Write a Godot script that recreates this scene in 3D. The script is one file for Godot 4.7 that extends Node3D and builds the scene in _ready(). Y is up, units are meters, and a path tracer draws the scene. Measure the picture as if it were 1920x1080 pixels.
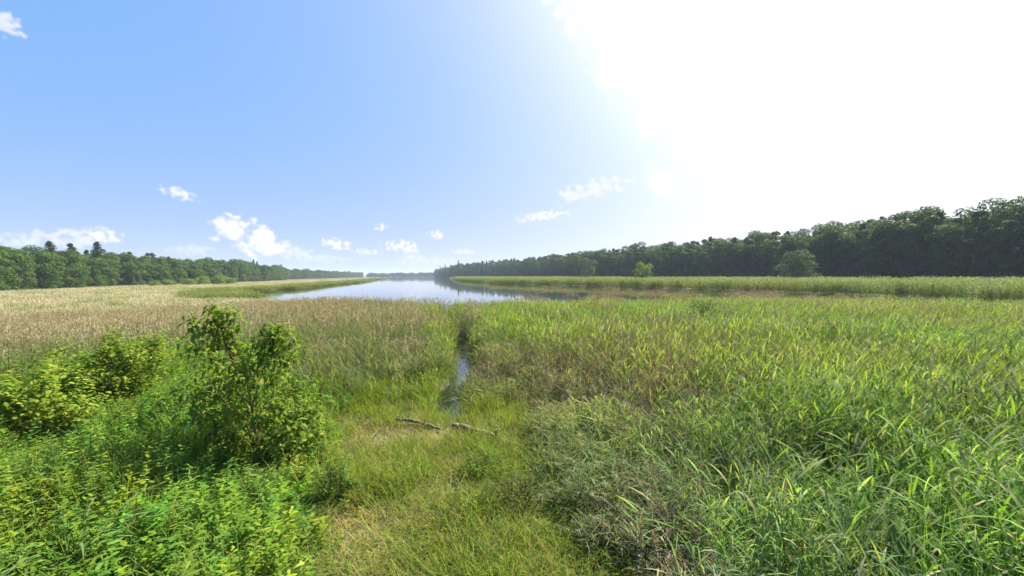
extends Node3D
# A reed-fringed lake seen from a low viewing platform on a sunny afternoon.
# World: x to the right, y up, forward is -z; "d" in the comments is the distance forward, d = -z.

const EYE := 3.6
const FOCAL := 805.0            # in pixels of a 1920 wide picture
const SUN_AZ := 45.0
const SUN_EL := 42.0

var noise := FastNoiseLite.new()
var noise_b := FastNoiseLite.new()
var mats := {}
var cam: Camera3D
var lake: PackedVector2Array      # (x, d)
var lake_mid := Vector2.ZERO


# ------------------------------------------------------------------ small helpers
func ray_at(px: float, py: float) -> Vector3:
	return (cam.basis * Vector3((px - 960.0) / FOCAL, (540.0 - py) / FOCAL, -1.0)).normalized()

func on_level(px: float, py: float, level: float) -> Vector3:
	var r := ray_at(px, py)
	return cam.position + r * ((level - cam.position.y) / r.y)

func rng_of(s: int) -> RandomNumberGenerator:
	var r := RandomNumberGenerator.new()
	r.seed = s * 7919 + 13
	return r

func tag(o: Node, label: String, category: String, group := "", kind := "") -> Node:
	o.set_meta("label", label)
	o.set_meta("category", category)
	if group: o.set_meta("group", group)
	if kind: o.set_meta("kind", kind)
	return o

func leaf_material(called: String, rough: float, back: Color) -> StandardMaterial3D:
	var m := StandardMaterial3D.new()
	m.resource_name = called
	m.vertex_color_use_as_albedo = true
	m.roughness = rough
	m.metallic_specular = 0.14
	m.cull_mode = BaseMaterial3D.CULL_DISABLED
	if back.v > 0.0:
		m.backlight_enabled = true
		m.backlight = back
	return m

# a mesh under construction
class Shape:
	var v := PackedVector3Array()
	var n := PackedVector3Array()
	var c := PackedColorArray()
	var i := PackedInt32Array()

	func ribbon(base: Vector3, dir: Vector3, side: Vector3, length: float, width: float, droop: float, segs: int, col: Color, profile := 0) -> void:
		var p := base
		var t := dir.normalized()
		var first := v.size()
		var step := length / segs
		for k in segs:
			var u := float(k) / segs
			var w := width * 0.5
			if profile == 0: w *= 1.0 - u * u * 0.55                        # grass blade
			elif profile == 1: w *= sin(PI * clampf(u * 0.86 + 0.10, 0.0, 1.0))    # leaf
			elif profile == 2: w *= 1.0 - u * 0.6                           # stem
			var s := (side - t * side.dot(t)).normalized()
			var nn := s.cross(t)
			v.append(p - s * w); v.append(p + s * w)
			n.append(nn); n.append(nn); c.append(col); c.append(col)
			p += t * step
			t = (t + Vector3(0, -droop / segs, 0)).normalized()
		v.append(p)
		var s2 := (side - t * side.dot(t)).normalized()
		n.append(s2.cross(t)); c.append(col)
		for k in segs - 1:
			var a := first + k * 2
			i.append_array(PackedInt32Array([a, a + 2, a + 1, a + 1, a + 2, a + 3]))
		var z := first + (segs - 1) * 2
		i.append_array(PackedInt32Array([z, z + 2, z + 1]))

	func spray(p: Vector3, nn: Vector3, along: Vector3, l: float, w: float, col: Color) -> void:
		var a := (along - nn * along.dot(nn)).normalized()
		var b := nn.cross(a)
		var f := v.size()
		v.append(p - a * l * 0.5); v.append(p + b * w * 0.5 - a * l * 0.08); v.append(p + a * l * 0.5 - nn * l * 0.12); v.append(p - b * w * 0.5 + a * l * 0.06)
		for k in 4:
			n.append(nn); c.append(col)
		i.append_array(PackedInt32Array([f, f + 1, f + 2, f, f + 2, f + 3]))

	func tube(points: PackedVector3Array, radii: PackedFloat32Array, sides: int, col: Color, closed := false) -> void:
		var first := v.size()
		var m := points.size()
		for k in m:
			var t := (points[mini(k + 1, m - 1)] - points[maxi(k - 1, 0)]).normalized()
			var ref := Vector3.RIGHT if absf(t.x) < 0.8 else Vector3.UP
			var s := t.cross(ref).normalized()
			var b := t.cross(s)
			for q in sides:
				var a := TAU * q / sides
				var r := s * cos(a) + b * sin(a)
				v.append(points[k] + r * radii[k]); n.append(r); c.append(col)
		for k in m - 1:
			for q in sides:
				var a := first + k * sides + q
				var b := first + k * sides + (q + 1) % sides
				i.append_array(PackedInt32Array([a, b, a + sides, b, b + sides, a + sides]))
		if closed:
			for e in 2:
				var at := first if e == 0 else first + (m - 1) * sides
				var nn := (points[0] - points[1]).normalized() if e == 0 else (points[m - 1] - points[m - 2]).normalized()
				var f := v.size()
				v.append(points[0] if e == 0 else points[m - 1]); n.append(nn); c.append(col)
				for q in sides:
					v.append(v[at + q]); n.append(nn); c.append(col)
				for q in sides:
					var x := f + 1 + q
					var y := f + 1 + (q + 1) % sides
					i.append_array(PackedInt32Array([f, y, x] if e == 0 else [f, x, y]))

	func mesh(m: Material, into: ArrayMesh = null) -> ArrayMesh:
		var out := into if into else ArrayMesh.new()
		for k in range(0, i.size(), 3):        # front faces run clockwise, on the side of the normals
			var p := v[i[k]]
			if (v[i[k + 1]] - p).cross(v[i[k + 2]] - p).dot(n[i[k]] + n[i[k + 1]] + n[i[k + 2]]) > 0.0:
				var t := i[k + 1]
				i[k + 1] = i[k + 2]
				i[k + 2] = t
		var a := []
		a.resize(Mesh.ARRAY_MAX)
		a[Mesh.ARRAY_VERTEX] = v; a[Mesh.ARRAY_NORMAL] = n; a[Mesh.ARRAY_COLOR] = c; a[Mesh.ARRAY_INDEX] = i
		out.add_surface_from_arrays(Mesh.PRIMITIVE_TRIANGLES, a)
		out.surface_set_material(out.get_surface_count() - 1, m)
		return out

func part(parent: Node, called: String, m: Mesh, kind := "") -> MeshInstance3D:
	var o := MeshInstance3D.new()
	o.name = called
	o.mesh = m
	parent.add_child(o, true)
	if kind: o.set_meta("kind", kind)
	return o

var taken := {}
func thing(called: String, at: Vector3, turn := 0.0) -> Node3D:
	var o := Node3D.new()
	var k: int = taken.get(called, 0)
	taken[called] = k + 1
	o.name = called if k == 0 else "%s_%03d" % [called, k]
	add_child(o)
	o.position = at
	o.rotation.y = turn
	return o

func unit(r: RandomNumberGenerator) -> Vector3:
	var y := r.randf_range(-1, 1)
	var a := r.randf() * TAU
	var q := sqrt(1 - y * y)
	return Vector3(cos(a) * q, y, sin(a) * q)

func flat(a: float) -> Vector3:
	return Vector3(cos(a), 0, sin(a))

func vary(c: Color, r: RandomNumberGenerator, by: float) -> Color:
	var k := 1.0 + r.randf_range(-by, by)
	var w := r.randf_range(-by, by) * 0.5
	return Color(maxf(c.r * k * (1 + w), 0.004), maxf(c.g * k, 0.004), maxf(c.b * k * (1 - w), 0.004))

func mixed(list: Array, r: RandomNumberGenerator) -> Color:
	return vary(list[r.randi() % list.size()], r, 0.22)


# ------------------------------------------------------------------ sky
func make_sky() -> ImageTexture:
	var w := 3072
	var h := 1536
	var data := PackedFloat32Array()
	data.resize(w * h * 3)
	var sun := Vector3(sin(deg_to_rad(SUN_AZ)) * cos(deg_to_rad(SUN_EL)), sin(deg_to_rad(SUN_EL)), -cos(deg_to_rad(SUN_AZ)) * cos(deg_to_rad(SUN_EL)))
	var zen := Vector3(0.15, 0.36, 0.80)
	var mid := Vector3(0.18, 0.445, 0.92)
	var low := Vector3(0.66, 0.76, 0.97)
	# the clear air, coarsely sampled and then widened
	for y in h / 2 + 1:
		var el := (0.5 - (y + 0.5) / h) * PI
		var ce := cos(el)
		var se := sin(el)
		var t := clampf(se, 0, 1)
		var base := low.lerp(mid, 1.0 - exp(-t * 6.6)).lerp(zen, smoothstep(0.2, 1.0, t))
		var x := 0
		while x < w:
			var az := ((x + 0.5) / w) * TAU
			var g := rad_to_deg(acos(clampf(sin(az) * ce * sun.x + se * sun.y - cos(az) * ce * sun.z, -1, 1)))
			var q := g / 24.0
			var q2 := g / 46.0
			var add := 1.8 * exp(-q * q) + 0.53 * exp(-q2 * q2)
			var side := wrapf(az - deg_to_rad(SUN_AZ), -PI, PI) / deg_to_rad(38.0)
			add += 0.34 * exp(-side * side) * exp(-t * 4.0)
			var c := base + Vector3(1.08, 0.84, 0.62) * add
			for k in 4:
				var o := (y * w + x + k) * 3
				data[o] = c.x; data[o + 1] = c.y; data[o + 2] = c.z
			x += 4
	var below := Vector3(0.30, 0.33, 0.30)
	for y in range(h / 2 + 1, h):
		for x in w:
			var o := (y * w + x) * 3
			data[o] = below.x; data[o + 1] = below.y; data[o + 2] = below.z
	# cumulus: soft-edged heaps, [azimuth, elevation, half width, half height, opacity, tilt] in degrees
	var heaps := []
	var seen := [
		[463, 448, 62, 40, 1.0, 22], [440, 425, 26, 26, 1.0, 0], [500, 462, 48, 22, 0.9, 14], [535, 470, 60, 18, 0.5, 10], [632, 459, 30, 13, 1.0, 6], [752, 462, 40, 12, 0.9, 0], [768, 474, 26, 14, 0.7, 30],
		[817, 441, 17, 10, 0.9, 10], [714, 429, 15, 9, 0.8, 0], [335, 364, 30, 13, 0.85, 18], [190, 442, 34, 18, 0.9, 10], [130, 452, 70, 22, 0.6, 0], [1015, 407, 52, 13, 0.9, -8],
		[870, 472, 30, 9, 0.6, 0], [686, 474, 28, 9, 0.6, 0], [360, 470, 40, 14, 0.4, 0], [600, 486, 60, 9, 0.4, 0], [800, 490, 70, 10, 0.4, 0], [6, 45, 30, 26, 0.7, 30], [20, 452, 50, 16, 0.5, 0],
		[1085, 30, 70, 58, 1.0, 20], [1145, 148, 52, 34, 1.0, 20], [1110, 360, 70, 26, 0.7, -10], [1230, 70, 120, 120, 1.0, 0], [1300, 220, 150, 110, 0.9, 20], [1420, 330, 240, 90, 0.8, 0], [1550, 120, 240, 160, 1.0, 0],
	]
	for s in seen:
		var r := ray_at(s[0], s[1])
		var scale := rad_to_deg(1.0 / FOCAL) * (-(cam.basis.inverse() * r).z)
		heaps.append([rad_to_deg(atan2(r.x, -r.z)), rad_to_deg(asin(r.y)), s[2] * scale, s[3] * scale, s[4], s[5]])
	var r2 := rng_of(5)
	for k in 70:      # the same kind of fair-weather cloud goes on all round, outside the picture
		var az := r2.randf_range(54, 306)
		var el := pow(r2.randf(), 1.8) * 45.0 + 1.5
		var big := r2.randf_range(1.2, 4.5) * (0.6 + el / 26.0)
		heaps.append([az if az < 180 else az - 360, el, big, big * r2.randf_range(0.3, 0.55), r2.randf_range(0.5, 1.0), r2.randf_range(-12, 12)])
	var fn := FastNoiseLite.new()
	fn.seed = 11
	fn.fractal_octaves = 4
	fn.fractal_gain = 0.55
	fn.frequency = 1.0
	for q in heaps:
		var ca := cos(deg_to_rad(q[5]))
		var sa := sin(deg_to_rad(q[5]))
		var ce := cos(deg_to_rad(q[1]))
		var reach: float = maxf(q[2], q[3]) * 1.5
		var x0 := int(floor((q[0] - reach / ce) / 360.0 * w))
		var x1 := int(floor((q[0] + reach / ce) / 360.0 * w))
		var y0 := maxi(0, int((0.5 - (q[1] + reach) / 180.0) * h))
		var y1 := mini(h / 2, int((0.5 - (q[1] - reach) / 180.0) * h))
		var freq: float = 1.5 / maxf(1.2, minf(q[2], q[3] * 1.6))
		for y in range(y0, y1 + 1):
			var el := (0.5 - (y + 0.5) / h) * 180.0
			for x in range(x0, x1 + 1):
				var az := (x + 0.5) / w * 360.0
				var dx: float = (az - q[0]) * ce
				var dy: float = el - q[1]
				var u: float = (dx * ca - dy * sa) / q[2]
				var vv: float = (dx * sa + dy * ca) / q[3]
				var rr := u * u + vv * vv * (1.7 if vv < 0 else 1.0)
				if rr > 2.0: continue
				var nz := fn.get_noise_2d(dx * freq + q[0] * 3.0, dy * freq * 1.3 + q[1] * 5.0)
				var dens := 1.0 - rr + nz * 1.5 - 0.12
				var a: float = smoothstep(0.0, 0.9, dens) * q[4]
				if a <= 0.002: continue
				var lit := clampf(0.55 + vv * 0.35 + nz * 0.5 + u * 0.1, 0, 1)
				var col := Vector3(0.84, 0.85, 0.93).lerp(Vector3(1.06, 1.05, 1.06), lit)
				var o := (y * w + posmod(x, w)) * 3
				var old := Vector3(data[o], data[o + 1], data[o + 2])
				col = Vector3(maxf(col.x, old.x), maxf(col.y, old.y), maxf(col.z, old.z * 0.97))
				var now := old.lerp(col, a)
				data[o] = now.x; data[o + 1] = now.y; data[o + 2] = now.z
	return ImageTexture.create_from_image(Image.create_from_data(w, h, false, Image.FORMAT_RGBF, data.to_byte_array()))


# ------------------------------------------------------------------ the lie of the land
func ditch_x(d: float) -> float:
	return ditch_line(d) + 0.16 * sin(d * 0.9 + 0.6) + 0.10 * sin(d * 2.3)

func ditch_line(d: float) -> float:
	# the narrow channel that runs from the log to the open water
	if d < 14.0: return lerpf(-1.55, -1.78, (d - 11.0) / 3.0)
	if d < 23.0: return lerpf(-1.78, -2.55, (d - 14.0) / 9.0)
	return -2.55 - 2.6 * smoothstep(22.0, 30.0, d) + 1.2 * smoothstep(31.0, 37.0, d)

func ditch_half(d: float) -> float:
	if d < 10.3 or d > 37.0: return 0.0
	return 0.30 + 0.30 * smoothstep(14.5, 18.0, d) * (1.0 - 0.7 * smoothstep(23.0, 26.0, d)) + 0.24 * noise.get_noise_2d(d * 14.0, 4.0)

func in_ditch(x: float, d: float, margin := 0.0) -> bool:
	var hw := ditch_half(d)
	return hw > 0.0 and absf(x - ditch_x(d)) < hw + margin

func edge_distance(x: float, d: float) -> float:
	# to the lake's shore; negative on the water
	var p := Vector2(x, d)
	var best := 1e9
	var n := lake.size()
	for k in n:
		var q := Geometry2D.get_closest_point_to_segment(p, lake[k], lake[(k + 1) % n])
		best = minf(best, p.distance_squared_to(q))
	best = sqrt(best)
	return -best if Geometry2D.is_point_in_polygon(p, lake) else best

func shore(x: float, d: float) -> float:
	var wob := noise.get_noise_2d(x * 2.2, d * 2.2) * (1.4 if d < 60 else 3.5)
	return edge_distance(x, d) + wob

func ground_height(x: float, d: float, s: float) -> float:
	var h := 0.16 + noise.get_noise_2d(x * 6.0, d * 6.0) * 0.07
	if d < 12.0: h += 0.12 * (1.0 - d / 12.0)
	h = lerpf(-0.7, h, smoothstep(-2.5, 1.2, s))
	var hw := ditch_half(d)
	if hw > 0.0:
		h = lerpf(-0.32, h, smoothstep(hw * 0.7, hw + 0.4, absf(x - ditch_x(d))))
	return h

func clearing(x: float, d: float) -> float:
	# 1 on the short trampled grass in front, 0 in the tall growth
	var w := noise.get_noise_2d(x * 12.0 + 50, d * 12.0) * 0.5
	var left := lerpf(-2.3, -4.0, clampf((d - 4.5) / 5.0, 0, 1)) + w
	var right := lerpf(1.35, 0.45, clampf((d - 4.5) / 3.5, 0, 1)) + w
	var a := smoothstep(left - 0.4, left + 0.3, x) * (1.0 - smoothstep(right - 0.4, right + 0.35, x))
	return a * (1.0 - smoothstep(9.8, 12.0, d + w))


# ------------------------------------------------------------------ plants that nobody counts
func reed_clump(s: int, stems: int, spread: float, h0: float, h1: float, greens: Array, segs: int, leaves: int, width: float, wind := 0.35) -> ArrayMesh:
	var r := rng_of(s)
	var g := Shape.new()
	for k in stems:
		var a := r.randf() * TAU
		var base := flat(a) * sqrt(r.randf()) * spread + Vector3(0, -0.05, 0)
		var h := r.randf_range(h0, h1)
		var up := Vector3(r.randf_range(-0.13, 0.13) + wind * 0.16, 1, r.randf_range(-0.13, 0.13)).normalized()
		var col := mixed(greens, r)
		g.ribbon(base, up, flat(r.randf() * TAU), h, width * 0.34, 0.06, 3, vary(col, r, 0.1), 2)
		var around := r.randf() * TAU
		for q in leaves:
			var u := 0.22 + 0.78 * (q + r.randf() * 0.7) / leaves
			around += PI + r.randf_range(-0.7, 0.7)
			var out := flat(around) + Vector3(wind, 0, 0.05)
			var rise := r.randf_range(0.7, 2.4)
			var dir := (out.normalized() + Vector3(0, rise, 0)).normalized()
			var side := dir.cross(Vector3.UP).normalized()
			var l := r.randf_range(0.24, 0.50) * (0.75 + 0.25 * h1 / 1.8)
			g.ribbon(base + up * h * minf(u, 0.98), dir, side, l, width * r.randf_range(0.45, 1.25), r.randf_range(0.35, 1.6), segs, vary(col, r, 0.25) if r.randf() > 0.09 else vary(Color(0.28, 0.25, 0.15), r, 0.25), 1)
	return g.mesh(mats.leaf)

func plume_clump(s: int, stems: int, spread: float, h0: float, h1: float, stalk: Array, plume: Array, width: float) -> ArrayMesh:
	var r := rng_of(s)
	var g := Shape.new()
	for k in stems:
		var base := flat(r.randf() * TAU) * sqrt(r.randf()) * spread + Vector3(0, -0.05, 0)
		var h := r.randf_range(h0, h1)
		var up := Vector3(r.randf_range(-0.12, 0.16), 1, r.randf_range(-0.12, 0.12)).normalized()
		var c := mixed(stalk, r)
		g.ribbon(base, up, flat(r.randf() * TAU), h, width * 0.5, 0.05, 3, c, 2)
		for q in 3:
			var dir := (flat(r.randf() * TAU) + Vector3(0.2, r.randf_range(0.8, 2.2), 0)).normalized()
			g.ribbon(base + up * h * r.randf_range(0.2, 0.8), dir, dir.cross(Vector3.UP).normalized(), r.randf_range(0.2, 0.42), width, r.randf_range(0.3, 1.5), 3, vary(c, r, 0.25), 0)
		if r.randf() < 0.75:
			var pc := mixed(plume, r)
			for q in 7:
				var dir := (flat(r.randf() * TAU) * 0.35 + Vector3(0.25, 1.0, 0)).normalized()
				g.ribbon(base + up * (h - 0.02 * q), dir, flat(r.randf() * TAU), r.randf_range(0.07, 0.17), width * 1.3, 0.8, 2, vary(pc, r, 0.15), 1)
	return g.mesh(mats.dry)

func grass_clump(s: int, blades: int, spread: float, l0: float, l1: float, width: float, cols: Array, segs: int, upright: float, m: Material = null) -> ArrayMesh:
	var r := rng_of(s)
	var g := Shape.new()
	for k in blades:
		var a := r.randf() * TAU
		var base := flat(a) * sqrt(r.randf()) * spread + Vector3(0, -0.03, 0)
		var dir := (flat(r.randf() * TAU) + Vector3(0.15, r.randf_range(upright * 0.5, upright * 1.6), 0)).normalized()
		g.ribbon(base, dir, dir.cross(Vector3.UP).normalized(), r.randf_range(l0, l1), width * r.randf_range(0.7, 1.4), r.randf_range(0.4, 1.7), segs, mixed(cols, r), 0)
	return g.mesh(m if m else mats.leaf)

func herb_clump(s: int, stems: int, spread: float, h0: float, h1: float, ll: float, lw: float, cols: Array) -> ArrayMesh:
	var r := rng_of(s)
	var g := Shape.new()
	for k in stems:
		var base := flat(r.randf() * TAU) * sqrt(r.randf()) * spread + Vector3(0, -0.05, 0)
		var h := r.randf_range(h0, h1)
		var up := (Vector3(r.randf_range(-0.22, 0.22), 1, r.randf_range(-0.22, 0.22))).normalized()
		var c := mixed(cols, r)
		g.ribbon(base, up, flat(r.randf() * TAU), h, 0.012, 0.05, 2, vary(c, r, 0.1), 2)
		var n := int(h / 0.085)
		var around := r.randf() * TAU
		for q in n:
			around += PI * 0.5 + r.randf_range(-0.4, 0.4)
			for e in 2:
				var dir := (flat(around + PI * e) + Vector3(0, r.randf_range(0.1, 0.75), 0)).normalized()
				var side := (dir.cross(Vector3.UP) + Vector3(0, r.randf_range(-0.4, 0.4), 0)).normalized()
				var size := r.randf_range(0.65, 1.2) * (1.0 - 0.35 * float(q) / n)
				g.ribbon(base + up * h * (0.2 + 0.8 * (q + 1.0) / n), dir, side, ll * size, lw * size, r.randf_range(0.3, 1.2), 3, vary(c, r, 0.2), 1)
	return g.mesh(mats.herb)

class Bed:
	var shapes := []
	var at := []
	var tint := []
	func _init(list: Array) -> void:
		shapes = list
		for k in list.size():
			at.append([]); tint.append([])
	func put(r: RandomNumberGenerator, p: Vector3, wide: float, tall: float, col: Color, turn := -1.0) -> void:
		var k := r.randi() % shapes.size()
		var b := Basis(Vector3.UP, r.randf() * TAU if turn < 0 else r.randf_range(-turn, turn)).scaled_local(Vector3(wide, tall, wide))
		at[k].append(Transform3D(b, p)); tint[k].append(col)

func grow(bed: Bed, called: String, piece: String, label: String, category: String) -> void:
	var root := thing(called, Vector3.ZERO)
	tag(root, label, category, "", "stuff")
	var total := 0
	for k in bed.shapes.size():
		var n: int = bed.at[k].size()
		if n == 0: continue
		total += n
		var mm := MultiMesh.new()
		mm.transform_format = MultiMesh.TRANSFORM_3D
		mm.use_colors = true
		mm.mesh = bed.shapes[k]
		mm.instance_count = n
		for j in n:
			mm.set_instance_transform(j, bed.at[k][j])
			mm.set_instance_color(j, bed.tint[k][j])
		var o := MultiMeshInstance3D.new()
		o.name = piece
		o.multimesh = mm
		o.set_meta("kind", "stuff")
		root.add_child(o, true)
	print(called, " ", total)


# ------------------------------------------------------------------ trees
func trunk_shape(g: Shape, r: RandomNumberGenerator, h: float, rad: float, col: Color, bend: float, tips: Array, from: float) -> void:
	var pts := PackedVector3Array()
	var rr := PackedFloat32Array()
	var off := Vector3.ZERO
	for k in 7:
		var u := k / 6.0
		pts.append(Vector3(off.x, u * h - (0.3 if k == 0 else 0.0), off.z))
		rr.append(rad * (1.0 - 0.82 * u) * (1.25 if k == 0 else 1.0))
		off += Vector3(r.randf_range(-bend, bend), 0, r.randf_range(-bend, bend))
	g.tube(pts, rr, 6, col)
	for t in tips:
		var u := clampf((t.y / h) * r.randf_range(from, from + 0.25), 0.08, 0.9)
		var k := mini(int(u * 6.0), 5)
		var a := pts[k].lerp(pts[k + 1], u * 6.0 - k)
		var mid: Vector3 = a.lerp(t, 0.5) + Vector3(0, a.distance_to(t) * 0.08, 0)
		var w := rad * (1.0 - 0.82 * u) * 0.5
		g.tube(PackedVector3Array([a, mid, t]), PackedFloat32Array([w, w * 0.65, w * 0.25]), 4, col)

func broadleaf(s: int, h: float, rad: float, base: float, lumps: int, leaves: int, size: float, cols: Array, bark: Color) -> Array:
	var r := rng_of(s)
	var g := Shape.new()
	var tips := []
	var balls := []
	for k in lumps:
		var u := (k + 0.5) / lumps
		var y := lerpf(base, h * 0.93, u)
		var prof := sqrt(maxf(0.05, 1.0 - pow(absf((y - lerpf(base, h, 0.42)) / (h * 0.62 - base * 0.5)), 2.2)))
		var a := k * 2.4 + r.randf_range(-0.5, 0.5)
		var out := rad * prof * r.randf_range(0.25, 0.78)
		var c := Vector3(cos(a) * out, y, sin(a) * out)
		var br := rad * r.randf_range(0.26, 0.52)
		balls.append([c, br])
		tips.append(c)
	for k in leaves:
		var b: Array = balls[r.randi() % balls.size()]
		var dir := unit(r)
		if dir.y < -0.2 and r.randf() < 0.6: dir.y = -dir.y
		var rr: float = b[1] * (0.38 + 0.68 * sqrt(r.randf()))
		var p: Vector3 = b[0] + Vector3(dir.x, dir.y * 0.78, dir.z) * rr
		var nn := (dir * 0.7 + Vector3(0, 0.5, 0) + unit(r) * 0.9).normalized()
		g.spray(p, nn, unit(r), size * r.randf_range(0.6, 1.35), size * r.randf_range(0.4, 0.85), mixed(cols, r))
	var t := Shape.new()
	trunk_shape(t, r, h * 0.9, h * 0.016 + 0.03, bark, h * 0.012, tips, 0.45)
	return [t.mesh(mats.bark), g.mesh(mats.tree)]

func pine(s: int, h: float, rad: float, base: float, lumps: int, leaves: int, size: float, cols: Array, bark: Color) -> Array:
	var r := rng_of(s)
	var g := Shape.new()
	var tips := []
	var balls := []
	for k in lumps:
		var u := (k + r.randf()) / lumps
		var y := lerpf(base, h * 0.96, u)
		var out := rad * (1.0 - 0.75 * u * u) * r.randf_range(0.15, 0.95)
		var a := k * 2.4 + r.randf_range(-0.9, 0.9)
		balls.append([Vector3(cos(a) * out, y + out * 0.12, sin(a) * out), rad * (0.42 - 0.16 * u) * r.randf_range(0.6, 1.25)])
		tips.append(balls[-1][0])
	balls.append([Vector3(0, h * 0.98, 0), rad * 0.2])
	balls.append([Vector3(0.1, h * 0.94, 0.1), rad * 0.28])
	for k in leaves:
		var b: Array = balls[r.randi() % balls.size()]
		var dir := unit(r)
		var rr: float = b[1] * (0.2 + 1.0 * r.randf())
		var p: Vector3 = b[0] + Vector3(dir.x, dir.y * 0.6, dir.z) * rr
		var nn := (Vector3(0, 0.6, 0) + unit(r)).normalized()
		g.spray(p, nn, dir + Vector3(0, 0.4, 0), size * r.randf_range(0.6, 1.4), size * r.randf_range(0.22, 0.45), mixed(cols, r))
	var t := Shape.new()
	trunk_shape(t, r, h * 0.96, h * 0.012 + 0.04, bark, h * 0.006, tips, 0.85)
	return [t.mesh(mats.bark), g.mesh(mats.tree)]

func spruce(s: int, h: float, rad: float, leaves: int, size: float, cols: Array, bark: Color) -> Array:
	var r := rng_of(s)
	var g := Shape.new()
	for k in leaves:
		var u := pow(r.randf(), 1.5)
		var tier := 1.0 - 0.35 * fposmod(u * 13.0, 1.0)
		var out := rad * (1.0 - u) * tier * sqrt(r.randf_range(0.15, 1.0)) + 0.1
		var a := r.randf() * TAU
		var dir := flat(a)
		g.spray(Vector3(dir.x * out, h * (0.06 + 0.94 * u) - out * 0.25, dir.z * out), (Vector3(0, 1, 0) + dir * 0.5 + unit(r) * 0.7).normalized(), dir, size * r.randf_range(0.7, 1.4), size * 0.4, mixed(cols, r))
	var t := Shape.new()
	trunk_shape(t, r, h * 0.97, h * 0.011 + 0.04, bark, 0.02, [], 0.8)
	return [t.mesh(mats.bark), g.mesh(mats.tree)]

func plant_tree(called: String, made: Array, at: Vector3, scale: float, turn: float, label: String, category: String, group := "", wide := 1.0) -> Node3D:
	var o := thing(called, at, turn)
	o.scale = Vector3(scale * wide, scale, scale * wide)
	part(o, "trunk", made[0])
	part(o, "crown", made[1])
	tag(o, label, category, group)
	return o

func size_words(sc: float, wide: float, middle: float) -> String:
	var a := "tall " if sc > middle * 1.07 else ("low " if sc < middle * 0.93 else "middling ")
	return a + ("broad" if wide > 1.1 else "narrow")

func along(line: Array, dist: float) -> Array:
	# point and normal (pointing to the left of the way) after dist metres of a polyline of (x, d)
	var left := dist
	for k in line.size() - 1:
		var a: Vector2 = line[k]
		var b: Vector2 = line[k + 1]
		var l := a.distance_to(b)
		if left <= l or k == line.size() - 2:
			var t := (b - a) / l
			return [a + t * left, Vector2(-t.y, t.x)]
		left -= l
	return []

func length_of(line: Array) -> float:
	var s := 0.0
	for k in line.size() - 1:
		s += line[k].distance_to(line[k + 1])
	return s


# ------------------------------------------------------------------ shrubs and the sapling
func leaf_mesh(s: int, l: float, w: float, col: Color, droop: float) -> ArrayMesh:
	# a folded, drooping blade with a short stalk, pointing along +x
	var r := rng_of(s)
	var v := PackedVector3Array()
	var n := PackedVector3Array()
	var c := PackedColorArray()
	var idx := PackedInt32Array()
	var p := Vector3.ZERO
	var t := Vector3(1, 0.15, 0).normalized()
	var segs := 5
	for k in segs + 1:
		var u := float(k) / segs
		var ww := w * 0.5 * pow(sin(PI * clampf(u * 0.93 + 0.04, 0, 1)), 0.8) * (1.15 - 0.35 * u)
		var up := Vector3(-t.y, t.x, 0)
		var curl := 0.28 + 0.1 * sin(u * 9.0 + s)
		for e in [-1.0, 0.0, 1.0]:
			v.append(p + Vector3(0, 0, e * ww) + up * absf(e) * ww * curl)
			n.append((up - Vector3(0, 0, e * curl)).normalized())
			c.append(col)
		p += t * (l / segs)
		t = (t + Vector3(0, -droop / segs, 0)).normalized()
	for k in segs:
		for e in 2:
			var a := k * 3 + e
			idx.append_array(PackedInt32Array([a, a + 3, a + 1, a + 1, a + 3, a + 4]))
	var arr := []
	arr.resize(Mesh.ARRAY_MAX)
	arr[Mesh.ARRAY_VERTEX] = v; arr[Mesh.ARRAY_NORMAL] = n; arr[Mesh.ARRAY_COLOR] = c; arr[Mesh.ARRAY_INDEX] = idx
	var m := ArrayMesh.new()
	m.add_surface_from_arrays(Mesh.PRIMITIVE_TRIANGLES, arr)
	m.surface_set_material(0, mats.herb)
	return m

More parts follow.
